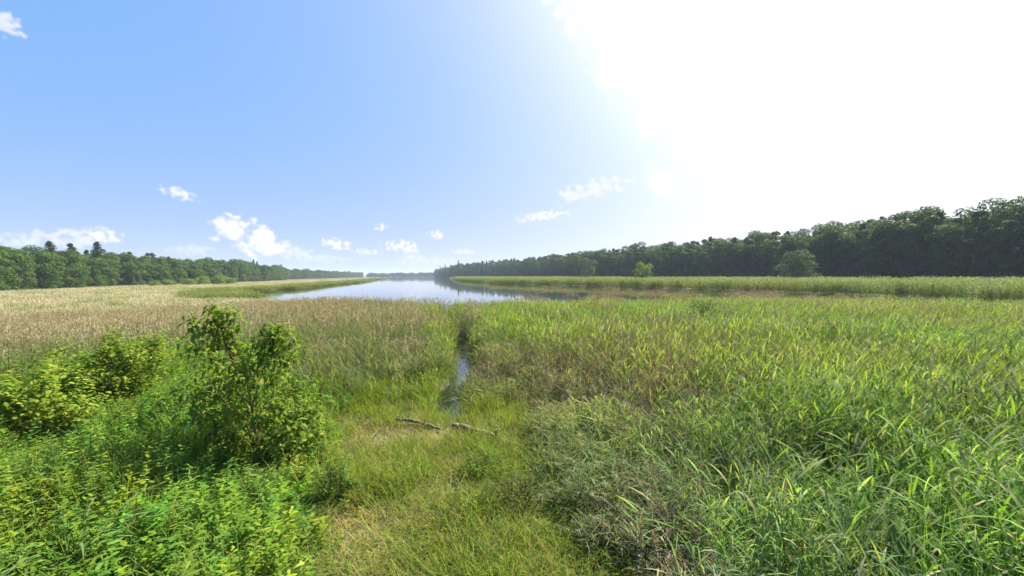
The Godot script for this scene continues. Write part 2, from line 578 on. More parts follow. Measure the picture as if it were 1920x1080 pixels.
func shrub(called: String, s: int, at: Vector3, h: float, rad: float, leaves: int, ll: float, lw: float, cols: Array, bark: Color, label: String, group := "", low := 0.12) -> Node3D:
	var r := rng_of(s)
	var root := thing(called, at)
	var wood := Shape.new()
	var fol := Shape.new()
	var twigs := []
	var n := 9 + int(rad * 6)
	for k in n:
		var a := k * 2.4 + r.randf_range(-0.4, 0.4)
		var reach := rad * sqrt((k + 0.5) / n) * r.randf_range(0.75, 1.1)
		var top := Vector3(cos(a) * reach, h * (1.0 - 0.55 * pow(reach / rad, 2.0)) * r.randf_range(0.72, 1.06), sin(a) * reach)
		var foot := Vector3(cos(a), 0, sin(a)) * rad * 0.16 + Vector3(0, -0.1, 0)
		var mid := foot.lerp(top, 0.55) + Vector3(0, h * 0.08, 0)
		wood.tube(PackedVector3Array([foot, mid, top]), PackedFloat32Array([0.014, 0.009, 0.003]), 4, bark)
		twigs.append([foot, mid, top])
	for k in leaves:
		var tw: Array = twigs[r.randi() % twigs.size()]
		var u := low + (1.0 - low) * pow(r.randf(), 0.62)
		var p: Vector3 = (tw[0] as Vector3).lerp(tw[1], u / 0.55) if u < 0.55 else (tw[1] as Vector3).lerp(tw[2], (u - 0.55) / 0.45)
		p += unit(r) * rad * 0.26 * sqrt(r.randf())
		p.y = maxf(p.y, 0.05)
		var out := (Vector3(p.x, 0, p.z) * 0.6 + flat(r.randf() * TAU) * rad * 0.6).normalized()
		var dir := (out + Vector3(0, r.randf_range(-0.5, 0.6), 0)).normalized()
		var side := (dir.cross(Vector3.UP) + Vector3(0, r.randf_range(-0.5, 0.5), 0)).normalized()
		fol.ribbon(p, dir, side, ll * (0.45 + 1.0 * r.randf() * r.randf() + 0.3 * r.randf()), lw * r.randf_range(0.6, 1.3), r.randf_range(0.3, 1.6), 3, mixed(cols, r), 1)
	part(root, "stems", wood.mesh(mats.bark))
	part(root, "foliage", fol.mesh(mats.herb), "stuff")
	tag(root, label, "bush", group)
	return root

func sapling() -> void:
	var base := on_level(482, 872, 0.2)
	var root := thing("young_tree", base)
	tag(root, "young broadleaf tree with two leafy tops and drooping leaves beside the grass clearing", "tree")
	var r := rng_of(41)
	var d := -base.z
	var to := func(px: float, py: float, dz: float) -> Vector3:
		var q := ray_at(px, py)
		return cam.position + q * ((d + dz) / -q.z) - base
	var wood := Shape.new()
	var bark := Color(0.16, 0.085, 0.05)
	var fork: Vector3 = to.call(470, 745, 0.0)
	var top_a: Vector3 = to.call(402, 582, 0.15)
	var top_b: Vector3 = to.call(516, 616, -0.2)
	var low_mid := fork * 0.5 + Vector3(0.05, 0, 0.03)
	wood.tube(PackedVector3Array([Vector3(0, -0.15, 0), Vector3(0.01, 0.3, 0), low_mid, fork]), PackedFloat32Array([0.042, 0.034, 0.03, 0.026]), 8, bark)
	var mid_a := fork.lerp(top_a, 0.5) + Vector3(-0.06, 0, 0)
	var mid_b := fork.lerp(top_b, 0.5) + Vector3(0.08, 0, 0)
	wood.tube(PackedVector3Array([fork, mid_a, top_a]), PackedFloat32Array([0.022, 0.014, 0.004]), 6, bark)
	wood.tube(PackedVector3Array([fork, mid_b, top_b]), PackedFloat32Array([0.022, 0.013, 0.004]), 6, bark)
	part(root, "trunk", wood.mesh(mats.bark))
	# boughs, from the stem out to points on the crown seen in the photograph
	var ends := []
	for q in [[345, 640, .2], [362, 600, -.2], [430, 585, .1], [385, 665, -.5], [440, 640, .3], [350, 720, .1], [372, 770, -.3], [455, 690, -.6], [495, 640, -.3], [548, 630, -.1], [560, 668, .2],
			[530, 700, -.6], [575, 720, 0.], [592, 772, .1], [545, 760, -.6], [500, 790, -.8], [440, 770, -.7], [400, 800, -.4], [560, 810, -.4], [380, 700, .7], [470, 660, .6], [530, 680, .7], [450, 740, .9], [520, 750, .8], [420, 720, .5], [590, 745, .4], [345, 775, .3], [610, 815, .2], [575, 850, -.2], [440, 850, -.4], [375, 830, .1], [520, 845, -.6], [360, 745, .5], [600, 790, .6], [420, 815, .6], [480, 715, -.9], [415, 630, .4]]:
		ends.append(to.call(q[0], q[1], q[2]))
	var limbs := Shape.new()
	var paths := []
	for e: Vector3 in ends:
		var u := clampf(e.y / 3.0 - r.randf_range(0.12, 0.3), 0.12, 0.9)
		var a: Vector3
		if u * 3.0 < fork.y: a = Vector3.ZERO.lerp(fork, u * 3.0 / fork.y)
		elif e.x < fork.x + 0.05: a = fork.lerp(top_a, clampf((u * 3.0 - fork.y) / (top_a.y - fork.y), 0, 0.9))
		else: a = fork.lerp(top_b, clampf((u * 3.0 - fork.y) / (top_b.y - fork.y), 0, 0.9))
		var m := a.lerp(e, 0.55) + Vector3(0, 0.12, 0)
		limbs.tube(PackedVector3Array([a, m, e]), PackedFloat32Array([0.012, 0.008, 0.003]), 5, bark)
		paths.append([a, m, e])
	paths.append([fork, mid_a, top_a]); paths.append([fork, mid_b, top_b]); paths.append([mid_a, mid_a.lerp(top_a, 0.6), top_a]); paths.append([mid_b, mid_b.lerp(top_b, 0.6), top_b])
	part(root, "branches", limbs.mesh(mats.bark))
	var cols := [Color(0.13, 0.21, 0.04), Color(0.165, 0.245, 0.045), Color(0.10, 0.17, 0.04), Color(0.20, 0.27, 0.055), Color(0.24, 0.26, 0.05)]
	var kinds := []
	for k in 10:
		kinds.append(leaf_mesh(60 + k, r.randf_range(0.13, 0.18), r.randf_range(0.042, 0.058), vary(cols[k % 5], r, 0.12), r.randf_range(0.8, 1.7)))
	var spots := []
	for k in 4600:
		var pth: Array = paths[r.randi() % paths.size()]
		var u := 0.25 + 0.75 * sqrt(r.randf())
		var p: Vector3 = (pth[0] as Vector3).lerp(pth[1], u / 0.55) if u < 0.55 else (pth[1] as Vector3).lerp(pth[2], (u - 0.55) / 0.45)
		p += unit(r) * 0.24 * sqrt(r.randf())
		if p.y < 0.15: continue
		var b := Basis(Vector3.UP, r.randf() * TAU) * Basis(Vector3(0, 0, 1), r.randf_range(-1.0, 0.35)) * Basis(Vector3(1, 0, 0), r.randf_range(-0.7, 0.7))
		spots.append([Transform3D(b.scaled(Vector3.ONE * r.randf_range(0.65, 1.15)), p), r.randi() % kinds.size(), p.z + r.randf() * 0.3])
	spots.sort_custom(func(a, b): return a[2] > b[2])          # those on the outside towards the clearing first
	var crown := SurfaceTool.new()
	crown.begin(Mesh.PRIMITIVE_TRIANGLES)
	var holder: MeshInstance3D
	var single := []
	for k in spots.size():
		if k % 4 == 0 and single.size() < 290: single.append(spots[k])
		else: crown.append_from(kinds[spots[k][1]], 0, spots[k][0])
	crown.set_material(mats.herb)
	holder = part(root, "crown", crown.commit(), "stuff")
	for q in single:
		var l := part(holder, "leaf", kinds[q[1]])
		l.transform = q[0]


func _ready() -> void:
	# ---------------------------------------------------------------- camera, sky, sun, exposure
	noise.seed = 3
	noise.frequency = 0.02
	noise.fractal_octaves = 3
	noise_b.seed = 8
	noise_b.frequency = 0.05
	noise_b.fractal_octaves = 4
	cam = Camera3D.new()
	cam.name = "camera"
	cam.fov = rad_to_deg(2.0 * atan(540.0 / FOCAL))
	cam.near = 0.1
	cam.far = 6000.0
	cam.position = Vector3(0, EYE, 0)
	cam.rotation = Vector3(deg_to_rad(-1.71), 0, deg_to_rad(-0.36))
	add_child(cam)
	cam.current = true
	var env := Environment.new()
	env.background_mode = Environment.BG_SKY
	env.sky = Sky.new()
	var pano := PanoramaSkyMaterial.new()
	pano.panorama = make_sky()
	env.sky.sky_material = pano
	env.background_energy_multiplier = 0.33
	env.tonemap_mode = Environment.TONE_MAPPER_LINEAR
	env.tonemap_exposure = 3.15
	env.fog_enabled = true
	env.fog_density = 0.00022
	env.fog_light_color = Color(0.86, 0.92, 1.0)
	env.sdfgi_enabled = true
	env.ssao_enabled = true
	env.ssil_enabled = true
	var we := WorldEnvironment.new()
	we.name = "world_environment"
	we.environment = env
	add_child(we)
	var sun := DirectionalLight3D.new()
	sun.name = "sun"
	sun.rotation_degrees = Vector3(-SUN_EL, 180.0 - SUN_AZ, 0)
	sun.light_energy = 1.6
	sun.light_color = Color(1.0, 0.97, 0.91)
	sun.light_angular_distance = 0.5
	sun.shadow_enabled = true
	add_child(sun)

	# ---------------------------------------------------------------- materials
	mats.leaf = leaf_material("reed_leaf", 0.7, Color(0.96, 1.0, 0.62))
	mats.herb = leaf_material("herb_leaf", 0.64, Color(0.94, 1.0, 0.55))
	mats.tree = leaf_material("tree_leaf", 0.6, Color(0.75, 0.8, 0.45))
	mats.dry = leaf_material("dry_grass", 0.75, Color(0.74, 0.72, 0.56))
	mats.bark = leaf_material("bark", 0.85, Color.BLACK)
	var soil := StandardMaterial3D.new()
	soil.resource_name = "soil"
	var nt := NoiseTexture2D.new()
	nt.width = 512; nt.height = 512; nt.seamless = true
	var nf := FastNoiseLite.new()
	nf.seed = 21; nf.frequency = 0.03; nf.fractal_octaves = 5
	nt.noise = nf
	var ramp := Gradient.new()
	ramp.set_color(0, Color(0.035, 0.028, 0.018).linear_to_srgb())
	ramp.set_color(1, Color(0.15, 0.125, 0.06).linear_to_srgb())
	ramp.add_point(0.5, Color(0.065, 0.065, 0.028).linear_to_srgb())
	nt.color_ramp = ramp
	soil.albedo_texture = nt
	soil.uv1_triplanar = true
	soil.uv1_world_triplanar = true
	soil.uv1_scale = Vector3(0.7, 0.7, 0.7)
	soil.roughness = 0.95
	var water := StandardMaterial3D.new()
	water.resource_name = "lake_water"
	water.albedo_color = Color(0.012, 0.016, 0.014).linear_to_srgb()
	water.roughness = 0.04
	water.metallic_specular = 0.5
	var wn := NoiseTexture2D.new()
	wn.width = 512; wn.height = 512; wn.seamless = true; wn.as_normal_map = true; wn.bump_strength = 1.2
	var wf := FastNoiseLite.new()
	wf.seed = 31; wf.frequency = 0.012; wf.fractal_octaves = 4
	wn.noise = wf
	water.normal_enabled = true
	water.normal_texture = wn
	water.normal_scale = 0.035
	water.uv1_triplanar = true
	water.uv1_world_triplanar = true
	water.uv1_scale = Vector3(0.12, 0.12, 0.12)

	# ---------------------------------------------------------------- ground and water
	lake = PackedVector2Array([Vector2(-60, 92), Vector2(-37, 64), Vector2(-22, 44), Vector2(-10, 37), Vector2(-3.5, 35.5), Vector2(8, 37), Vector2(20, 38), Vector2(36, 40), Vector2(50, 45),
		Vector2(60, 56), Vector2(56, 74), Vector2(44, 98), Vector2(25, 138), Vector2(-2, 176), Vector2(-38, 305), Vector2(-75, 560), Vector2(-160, 1150), Vector2(-350, 1150), Vector2(-190, 640), Vector2(-96, 280), Vector2(-63, 128), Vector2(-59, 106)])
	ground(soil)
	var sheet := PlaneMesh.new()
	sheet.size = Vector2(620, 1240)
	sheet.material = water
	var w := MeshInstance3D.new()
	w.name = "water"
	w.mesh = sheet
	w.position = Vector3(-120, 0, -630)
	add_child(w)
	tag(w, "calm lake water mirroring the pale sky between reed banks", "water", "", "structure")
	print("setting done ", Time.get_ticks_msec())

	forests()
	print("forests done ", Time.get_ticks_msec())
	sapling()
	bushes()
	print("shrubs done ", Time.get_ticks_msec())
	reeds_near()
	reeds_far()
	small_things()
	print("all done ", Time.get_ticks_msec())


func ground(soil: Material) -> void:
	var rings := PackedFloat32Array([0.0])
	var rad := 0.8
	while rad < 3500.0:
		rings.append(rad)
		rad *= 1.022 if rad < 45 else 1.06
		if rad < 45: rad += 0.05
	var angles := PackedFloat32Array()
	var a := -180.0
	while a < 180.0:
		angles.append(deg_to_rad(a))
		a += 0.6 if absf(a) < 60.0 else 4.0
	var v := PackedVector3Array()
	var n := PackedVector3Array()
	var idx := PackedInt32Array()
	var m := angles.size()
	for rr in rings:
		for an in angles:
			var x := sin(an) * rr
			var d := cos(an) * rr
			var y := 0.2
			if rr > 0.5:
				var s := shore(x, d) if d > 20.0 else 30.0
				y = ground_height(x, d, s)
			v.append(Vector3(x, y, -d))
	n.resize(v.size())
	for k in rings.size() - 1:
		for q in m:
			var i0 := k * m + q
			var i1 := k * m + (q + 1) % m
			idx.append_array(PackedInt32Array([i0, i0 + m, i1, i1, i0 + m, i1 + m]))
	for k in rings.size():
		for q in m:
			var c := k * m + q
			var ax := v[mini(k + 1, rings.size() - 1) * m + q] - v[maxi(k - 1, 0) * m + q]
			var bx := v[k * m + (q + 1) % m] - v[k * m + (q + m - 1) % m]
			var nn := bx.cross(ax)
			nn = nn if nn.y >= 0 else -nn
			n[c] = nn.normalized() if nn.length() > 1e-9 else Vector3.UP
	var arr := []
	arr.resize(Mesh.ARRAY_MAX)
	arr[Mesh.ARRAY_VERTEX] = v; arr[Mesh.ARRAY_NORMAL] = n; arr[Mesh.ARRAY_INDEX] = idx
	var am := ArrayMesh.new()
	am.add_surface_from_arrays(Mesh.PRIMITIVE_TRIANGLES, arr)
	am.surface_set_material(0, soil)
	var o := MeshInstance3D.new()
	o.name = "ground"
	o.mesh = am
	add_child(o)
	tag(o, "flat marshy ground of dark soil under the grass and reeds", "ground", "", "structure")


func forests() -> void:
	var bark := Color(0.10, 0.085, 0.07)
	var red_bark := Color(0.22, 0.11, 0.06)
	var pale_bark := Color(0.34, 0.33, 0.30)
	var leafy := [Color(0.07, 0.125, 0.032), Color(0.09, 0.15, 0.036), Color(0.055, 0.105, 0.03), Color(0.11, 0.16, 0.036)]
	var dark := [Color(0.07, 0.125, 0.045), Color(0.09, 0.15, 0.05), Color(0.11, 0.165, 0.055)]
	var needle := [Color(0.035, 0.065, 0.03), Color(0.045, 0.075, 0.032), Color(0.055, 0.085, 0.035)]
	var lime := [Color(0.18, 0.26, 0.05), Color(0.20, 0.28, 0.055), Color(0.15, 0.22, 0.045)]
	var grey := [Color(0.085, 0.12, 0.06), Color(0.10, 0.135, 0.07), Color(0.07, 0.105, 0.052)]
	var alders := []
	for k in 4: alders.append(broadleaf(100 + k, 12.0, 4.1, 0.6, 17, 6500, 0.42, leafy, bark))
	var tall := []
	for k in 4: tall.append(broadleaf(110 + k, 20.0, 5.0, 1.2, 18, 7500, 0.5, dark, bark))
	var pines := []
	for k in 4: pines.append(pine(120 + k, 24.0, 3.6, 7.0, 34, 6000, 0.55, needle, red_bark))
	var spruces := []
	for k in 2: spruces.append(spruce(130 + k, 15.0, 2.7, 5000, 0.55, needle, bark))
	var willow := broadleaf(143, 7.0, 3.9, 1.5, 11, 3600, 0.32, lime, bark)
	var sallow := broadleaf(142, 9.0, 4.6, 0.6, 12, 4200, 0.38, grey, bark)
	var limes := []
	for k in 2: limes.append(broadleaf(150 + k, 4.0, 3.0, 0.1, 14, 3500, 0.28, lime, bark))
	var back := {}

	var keep := func(made: Array, at: Vector3, turn: float, scale: float) -> void:
		if not back.has(made): back[made] = []
		back[made].append(Transform3D(Basis(Vector3.UP, turn).scaled(Vector3.ONE * scale), at))

	# left shore: broadleaf wood, lower, with pines looking over it further off
	var r := rng_of(77)
	var left := [Vector2(-150, 58), Vector2(-118, 96), Vector2(-136, 134), Vector2(-142, 163), Vector2(-160, 236), Vector2(-220, 400), Vector2(-285, 545), Vector2(-420, 1200)]
	var total := length_of(left)
	var at := 0.0
	while at < total:
		var p: Array = along(left, at)
		var q: Vector2 = p[0]
		var far := q.y
		for row in 4:
			var off := row * (6.5 + far * 0.008) + r.randf_range(-1.5, 1.5)
			var pos: Vector2 = q + (p[1] as Vector2) * off + Vector2(r.randf_range(-1, 1), r.randf_range(-1.5, 1.5))
			var where := Vector3(pos.x, 0.1, -pos.y)
			var turn := r.randf() * TAU
			if row == 0 or (row == 1 and far < 240):
				if far < 260:
					var sc := r.randf_range(0.80, 1.05) * (0.86 if row == 0 else 1.02) * (1.0 + (far - 96) * 0.0006)
					var wd := r.randf_range(0.95, 1.25)
					var spot_words := " behind the lime green bushes" if far > 140 and far < 200 else (" where the wood stands nearest the thicket" if far < 125 else " of the sunlit wood past the lime green bushes" if far >= 200 else " behind the widest part of the meadow")
					plant_tree("alder_tree", alders[r.randi() % 4], where, sc, turn, size_words(sc, wd, 0.9) + (" front" if row == 0 else " second row") + " broadleaf tree" + spot_words, "tree", "broadleaf trees along the meadow", wd)
				else:
					var kind: Array = spruces[r.randi() % 2] if r.randf() < 0.12 else alders[r.randi() % 4]
					plant_tree("shore_tree", kind, where, r.randf_range(0.95, 1.25), turn, "small distant tree in the dark line of wood along the meadow side shore", "tree", "distant trees along the far lake shore", 1.25)
			else:
				var kind2: Array = pines[r.randi() % 4] if row > 1 and r.randf() < (0.25 if far < 260 else 0.1) else alders[r.randi() % 4]
				keep.call(kind2, where, turn, r.randf_range(0.95, 1.2) if kind2 in alders else r.randf_range(0.5, 0.62))
		at += 5.2 if far < 200 else (6.0 if far < 300 else (9.0 if far < 560 else 13.0))
	# single tops that stand clear of that wood
	for q in [[182, 453, 150.0, 1], [92, 452, 140.0, 0], [132, 456, 142.0, 2], [285, 474, 190.0, 0], [242, 472, 170.0, 2]]:
		var ray := ray_at(q[0], q[1])
		var top: Vector3 = cam.position + ray * (q[2] / -ray.z)
		plant_tree("pine_tree", pines[q[3]], Vector3(top.x, 0.1, top.z), (top.y - 0.1) / 24.0, q[0], "dark pine whose open top rises clear above the rounded broadleaf wood", "tree", "pines looking over the broadleaf wood", 1.25)
	# lime green bushes at the foot of that wood
	for q in [[355, 530, 2.6], [378, 528, 3.6], [408, 529, 3.8], [318, 533, 2.4], [290, 536, 2.2], [432, 529, 3.0]]:
		var g := on_level(q[0], 0.0 + q[1] + 8, 0.0)
		var ray := ray_at(q[0], q[1])
		var dd: float = 150.0 + (q[0] - 290) * 0.25
		var where := Vector3(ray.x / -ray.z * dd, 0.1, -dd)
		plant_tree("lime_green_bush", limes[int(q[0]) % 2], where, q[2] / 4.0, q[0], "bright lime green bush at the foot of the wood on the meadow edge", "bush", "lime green bushes at the wood's edge", 1.3)

	# right shore: taller, darker wood, against the light
	var right := [Vector2(128, 60), Vector2(122, 98), Vector2(112, 135), Vector2(104, 183), Vector2(76, 241), Vector2(24, 414), Vector2(-86, 660), Vector2(-210, 1190)]
	total = length_of(right)
	at = 0.0
	while at < total:
		var p: Array = along(right, at)
		var q: Vector2 = p[0]
		var far := q.y
		for row in 5:
			var off := -row * (5.5 + far * 0.006) + r.randf_range(-1.5, 1.5)
			var pos: Vector2 = q + (p[1] as Vector2) * off + Vector2(r.randf_range(-1, 1), r.randf_range(-1.5, 1.5))
			var where := Vector3(pos.x, 0.1, -pos.y)
			var turn := r.randf() * TAU
			var sc := r.randf_range(0.84, 1.1)
			if row == 0 or (row == 1 and far < 200):
				if far < 430:
					if row == 1 and r.randf() < 0.35:
						plant_tree("pine_tree", pines[r.randi() % 4], where, sc * 0.88, turn, "tall dark pine among the trees of the shaded wood behind the green far reeds", "tree", "pines in the shaded wood", 1.1)
					else:
						var wd := r.randf_range(0.95, 1.25)
						var by := " beside the larger grey green tree" if absf(far - 135) < 22 else (" between the two grey green trees" if far > 157 and far < 290 else (" past the smaller grey green tree" if far >= 290 else " where the shaded wood comes closest"))
						plant_tree("forest_tree", tall[r.randi() % 4], where, sc * (0.92 if row == 0 else 1.05), turn, size_words(sc, wd, 0.97) + (" front" if row == 0 else " second row") + " dark broadleaf tree" + by, "tree", "front trees of the shaded wood", wd)
				else:
					plant_tree("shore_tree", alders[r.randi() % 4] if r.randf() < 0.85 else spruces[r.randi() % 2], where, sc * 1.6, turn, "small distant dark tree where the shaded wood runs down to the end of the lake", "tree", "distant trees where the shaded wood ends", 1.2)
			else:
				var kind2: Array = pines[r.randi() % 4] if r.randf() < 0.22 else tall[r.randi() % 4]
				keep.call(kind2, where, turn, sc * (1.08 if kind2 in tall else 0.9))
		at += 5.6 if far < 200 else (7.0 if far < 430 else 12.0)
	# the end of the lake, more than a kilometre away
	var px := 690.0
	while px < 880.0:
		var ray := ray_at(px, 517)
		var dd := 1230.0 + r.randf_range(-30, 30)
		plant_tree("shore_tree", alders[r.randi() % 4], Vector3(ray.x / -ray.z * dd, 0.1, -dd), r.randf_range(0.8, 1.15), r.randf() * TAU, "tiny tree in the hazy line of wood closing the far end of the lake", "tree", "trees at the far end of the lake", 2.4)
		px += 5.0
	# single trees and bushes in front of the dark wood
	var spot := func(x: float, top: float, dd: float) -> Array:
		var ray := ray_at(x, top)
		var t: Vector3 = cam.position + ray * (dd / -ray.z)
		return [Vector3(t.x, 0.1, t.z), t.y - 0.1]
	var s1: Array = spot.call(1205, 492, 168.0)
	plant_tree("willow_tree", willow, s1[0], s1[1] / 7.0, 0.4, "lone small round yellow green tree standing in the reeds before the dark wood", "tree", "", 1.05)
	var s2: Array = spot.call(1496, 470, 132.0)
	plant_tree("sallow_tree", sallow, s2[0], s2[1] / 9.0, 1.4, "greyish green spreading tree, larger of the two pale ones before the dark wood", "tree", "", 1.05)
	var s3: Array = spot.call(1098, 484, 270.0)
	plant_tree("sallow_tree", sallow, s3[0], s3[1] / 9.0, 2.4, "greyish green tree, smaller of the two pale ones before the dark wood", "tree")

	var mass := thing("forest", Vector3.ZERO)
	tag(mass, "dense wood filling the ground behind the front trees on both shores", "forest", "", "stuff")
	for made in back:
		for side in 2:
			var mm := MultiMesh.new()
			mm.transform_format = MultiMesh.TRANSFORM_3D
			mm.mesh = made[side]
			mm.instance_count = back[made].size()
			for k in back[made].size():
				mm.set_instance_transform(k, back[made][k])
			var o := MultiMeshInstance3D.new()
			o.name = "trunks" if side == 0 else "crowns"
			o.multimesh = mm
			o.set_meta("kind", "stuff")
			mass.add_child(o, true)


func bushes() -> void:
	var bark := Color(0.14, 0.11, 0.06)
	var lime := [Color(0.19, 0.275, 0.036), Color(0.23, 0.30, 0.04), Color(0.15, 0.23, 0.035), Color(0.26, 0.30, 0.04)]
	var green := [Color(0.12, 0.21, 0.035), Color(0.14, 0.23, 0.04), Color(0.10, 0.175, 0.035), Color(0.17, 0.24, 0.04)]
	var deep := [Color(0.05, 0.11, 0.03), Color(0.065, 0.13, 0.03), Color(0.045, 0.10, 0.028)]
	var olive := [Color(0.10, 0.12, 0.04), Color(0.13, 0.14, 0.05), Color(0.08, 0.10, 0.035)]
	var g := func(px: float, py: float) -> Vector3: return on_level(px, py, 0.15)
	shrub("leafy_bush", 1, g.call(65, 850), 1.75, 1.1, 3400, 0.13, 0.072, lime, bark, "bright yellow green bush with broad leaves at the edge of the thicket")
	shrub("leafy_bush", 2, g.call(252, 770), 2.5, 0.95, 3400, 0.12, 0.06, lime, bark, "tall green bush rising to a point above the thicket before the meadow")
	shrub("leafy_bush", 3, g.call(150, 785), 1.95, 1.15, 3200, 0.115, 0.06, lime, bark, "round yellow green bush between the pointed bush and the broad leaved one")
	shrub("leafy_bush", 4, g.call(335, 815), 1.35, 0.85, 1800, 0.10, 0.046, green, bark, "green bush pressed against the young tree on its meadow side")
	shrub("leafy_bush", 5, g.call(10, 760), 1.9, 1.3, 2000, 0.09, 0.035, olive, bark, "dull olive brown bush behind the broad leaved yellow green one")
	shrub("willow_bush", 6, on_level(1318, 640, 0.1), 2.45, 1.7, 3600, 0.15, 0.05, deep, bark, "low dark green willow bush standing in the near reeds by the channel")
	shrub("leafy_herb", 7, g.call(632, 948), 0.80, 0.32, 1000, 0.08, 0.02, green, bark, "small upright fresh green plant standing alone in the short grass").set_meta("category", "plant")
	shrub("low_bush", 8, g.call(905, 900), 0.62, 0.5, 900, 0.05, 0.026, green, bark, "low leafy bush in the grass in front of the thick log").set_meta("category", "bush")
	shrub("low_bush", 9, g.call(965, 960), 0.6, 0.55, 900, 0.05, 0.026, olive, bark, "low brownish green bush where the short grass meets the reeds").set_meta("category", "bush")
	shrub("low_bush", 10, g.call(560, 845), 0.8, 0.6, 1100, 0.075, 0.035, green, bark, "low green bush at the foot of the young tree on its clearing side").set_meta("category", "bush")
	# a tuft of long pale blades in the shade of the young tree
	var tuft := thing("grass_tuft", on_level(140, 1085, 0.3))
	var r := rng_of(19)
	for k in 26:
		var s := Shape.new()
		var dir := (flat(r.randf() * TAU) + Vector3(0, r.randf_range(1.0, 3.0), 0)).normalized()
		s.ribbon(flat(r.randf() * TAU) * 0.05, dir, dir.cross(Vector3.UP).normalized(), r.randf_range(0.7, 1.15), 0.022, r.randf_range(1.4, 2.4), 7, vary(Color(0.17, 0.24, 0.10), r, 0.2), 0)
		part(tuft, "blade", s.mesh(mats.leaf))
	tuft.scale = Vector3.ONE * 1.15
	tag(tuft, "tuft of long arching pale grass blades in the shade of the young tree", "grass")


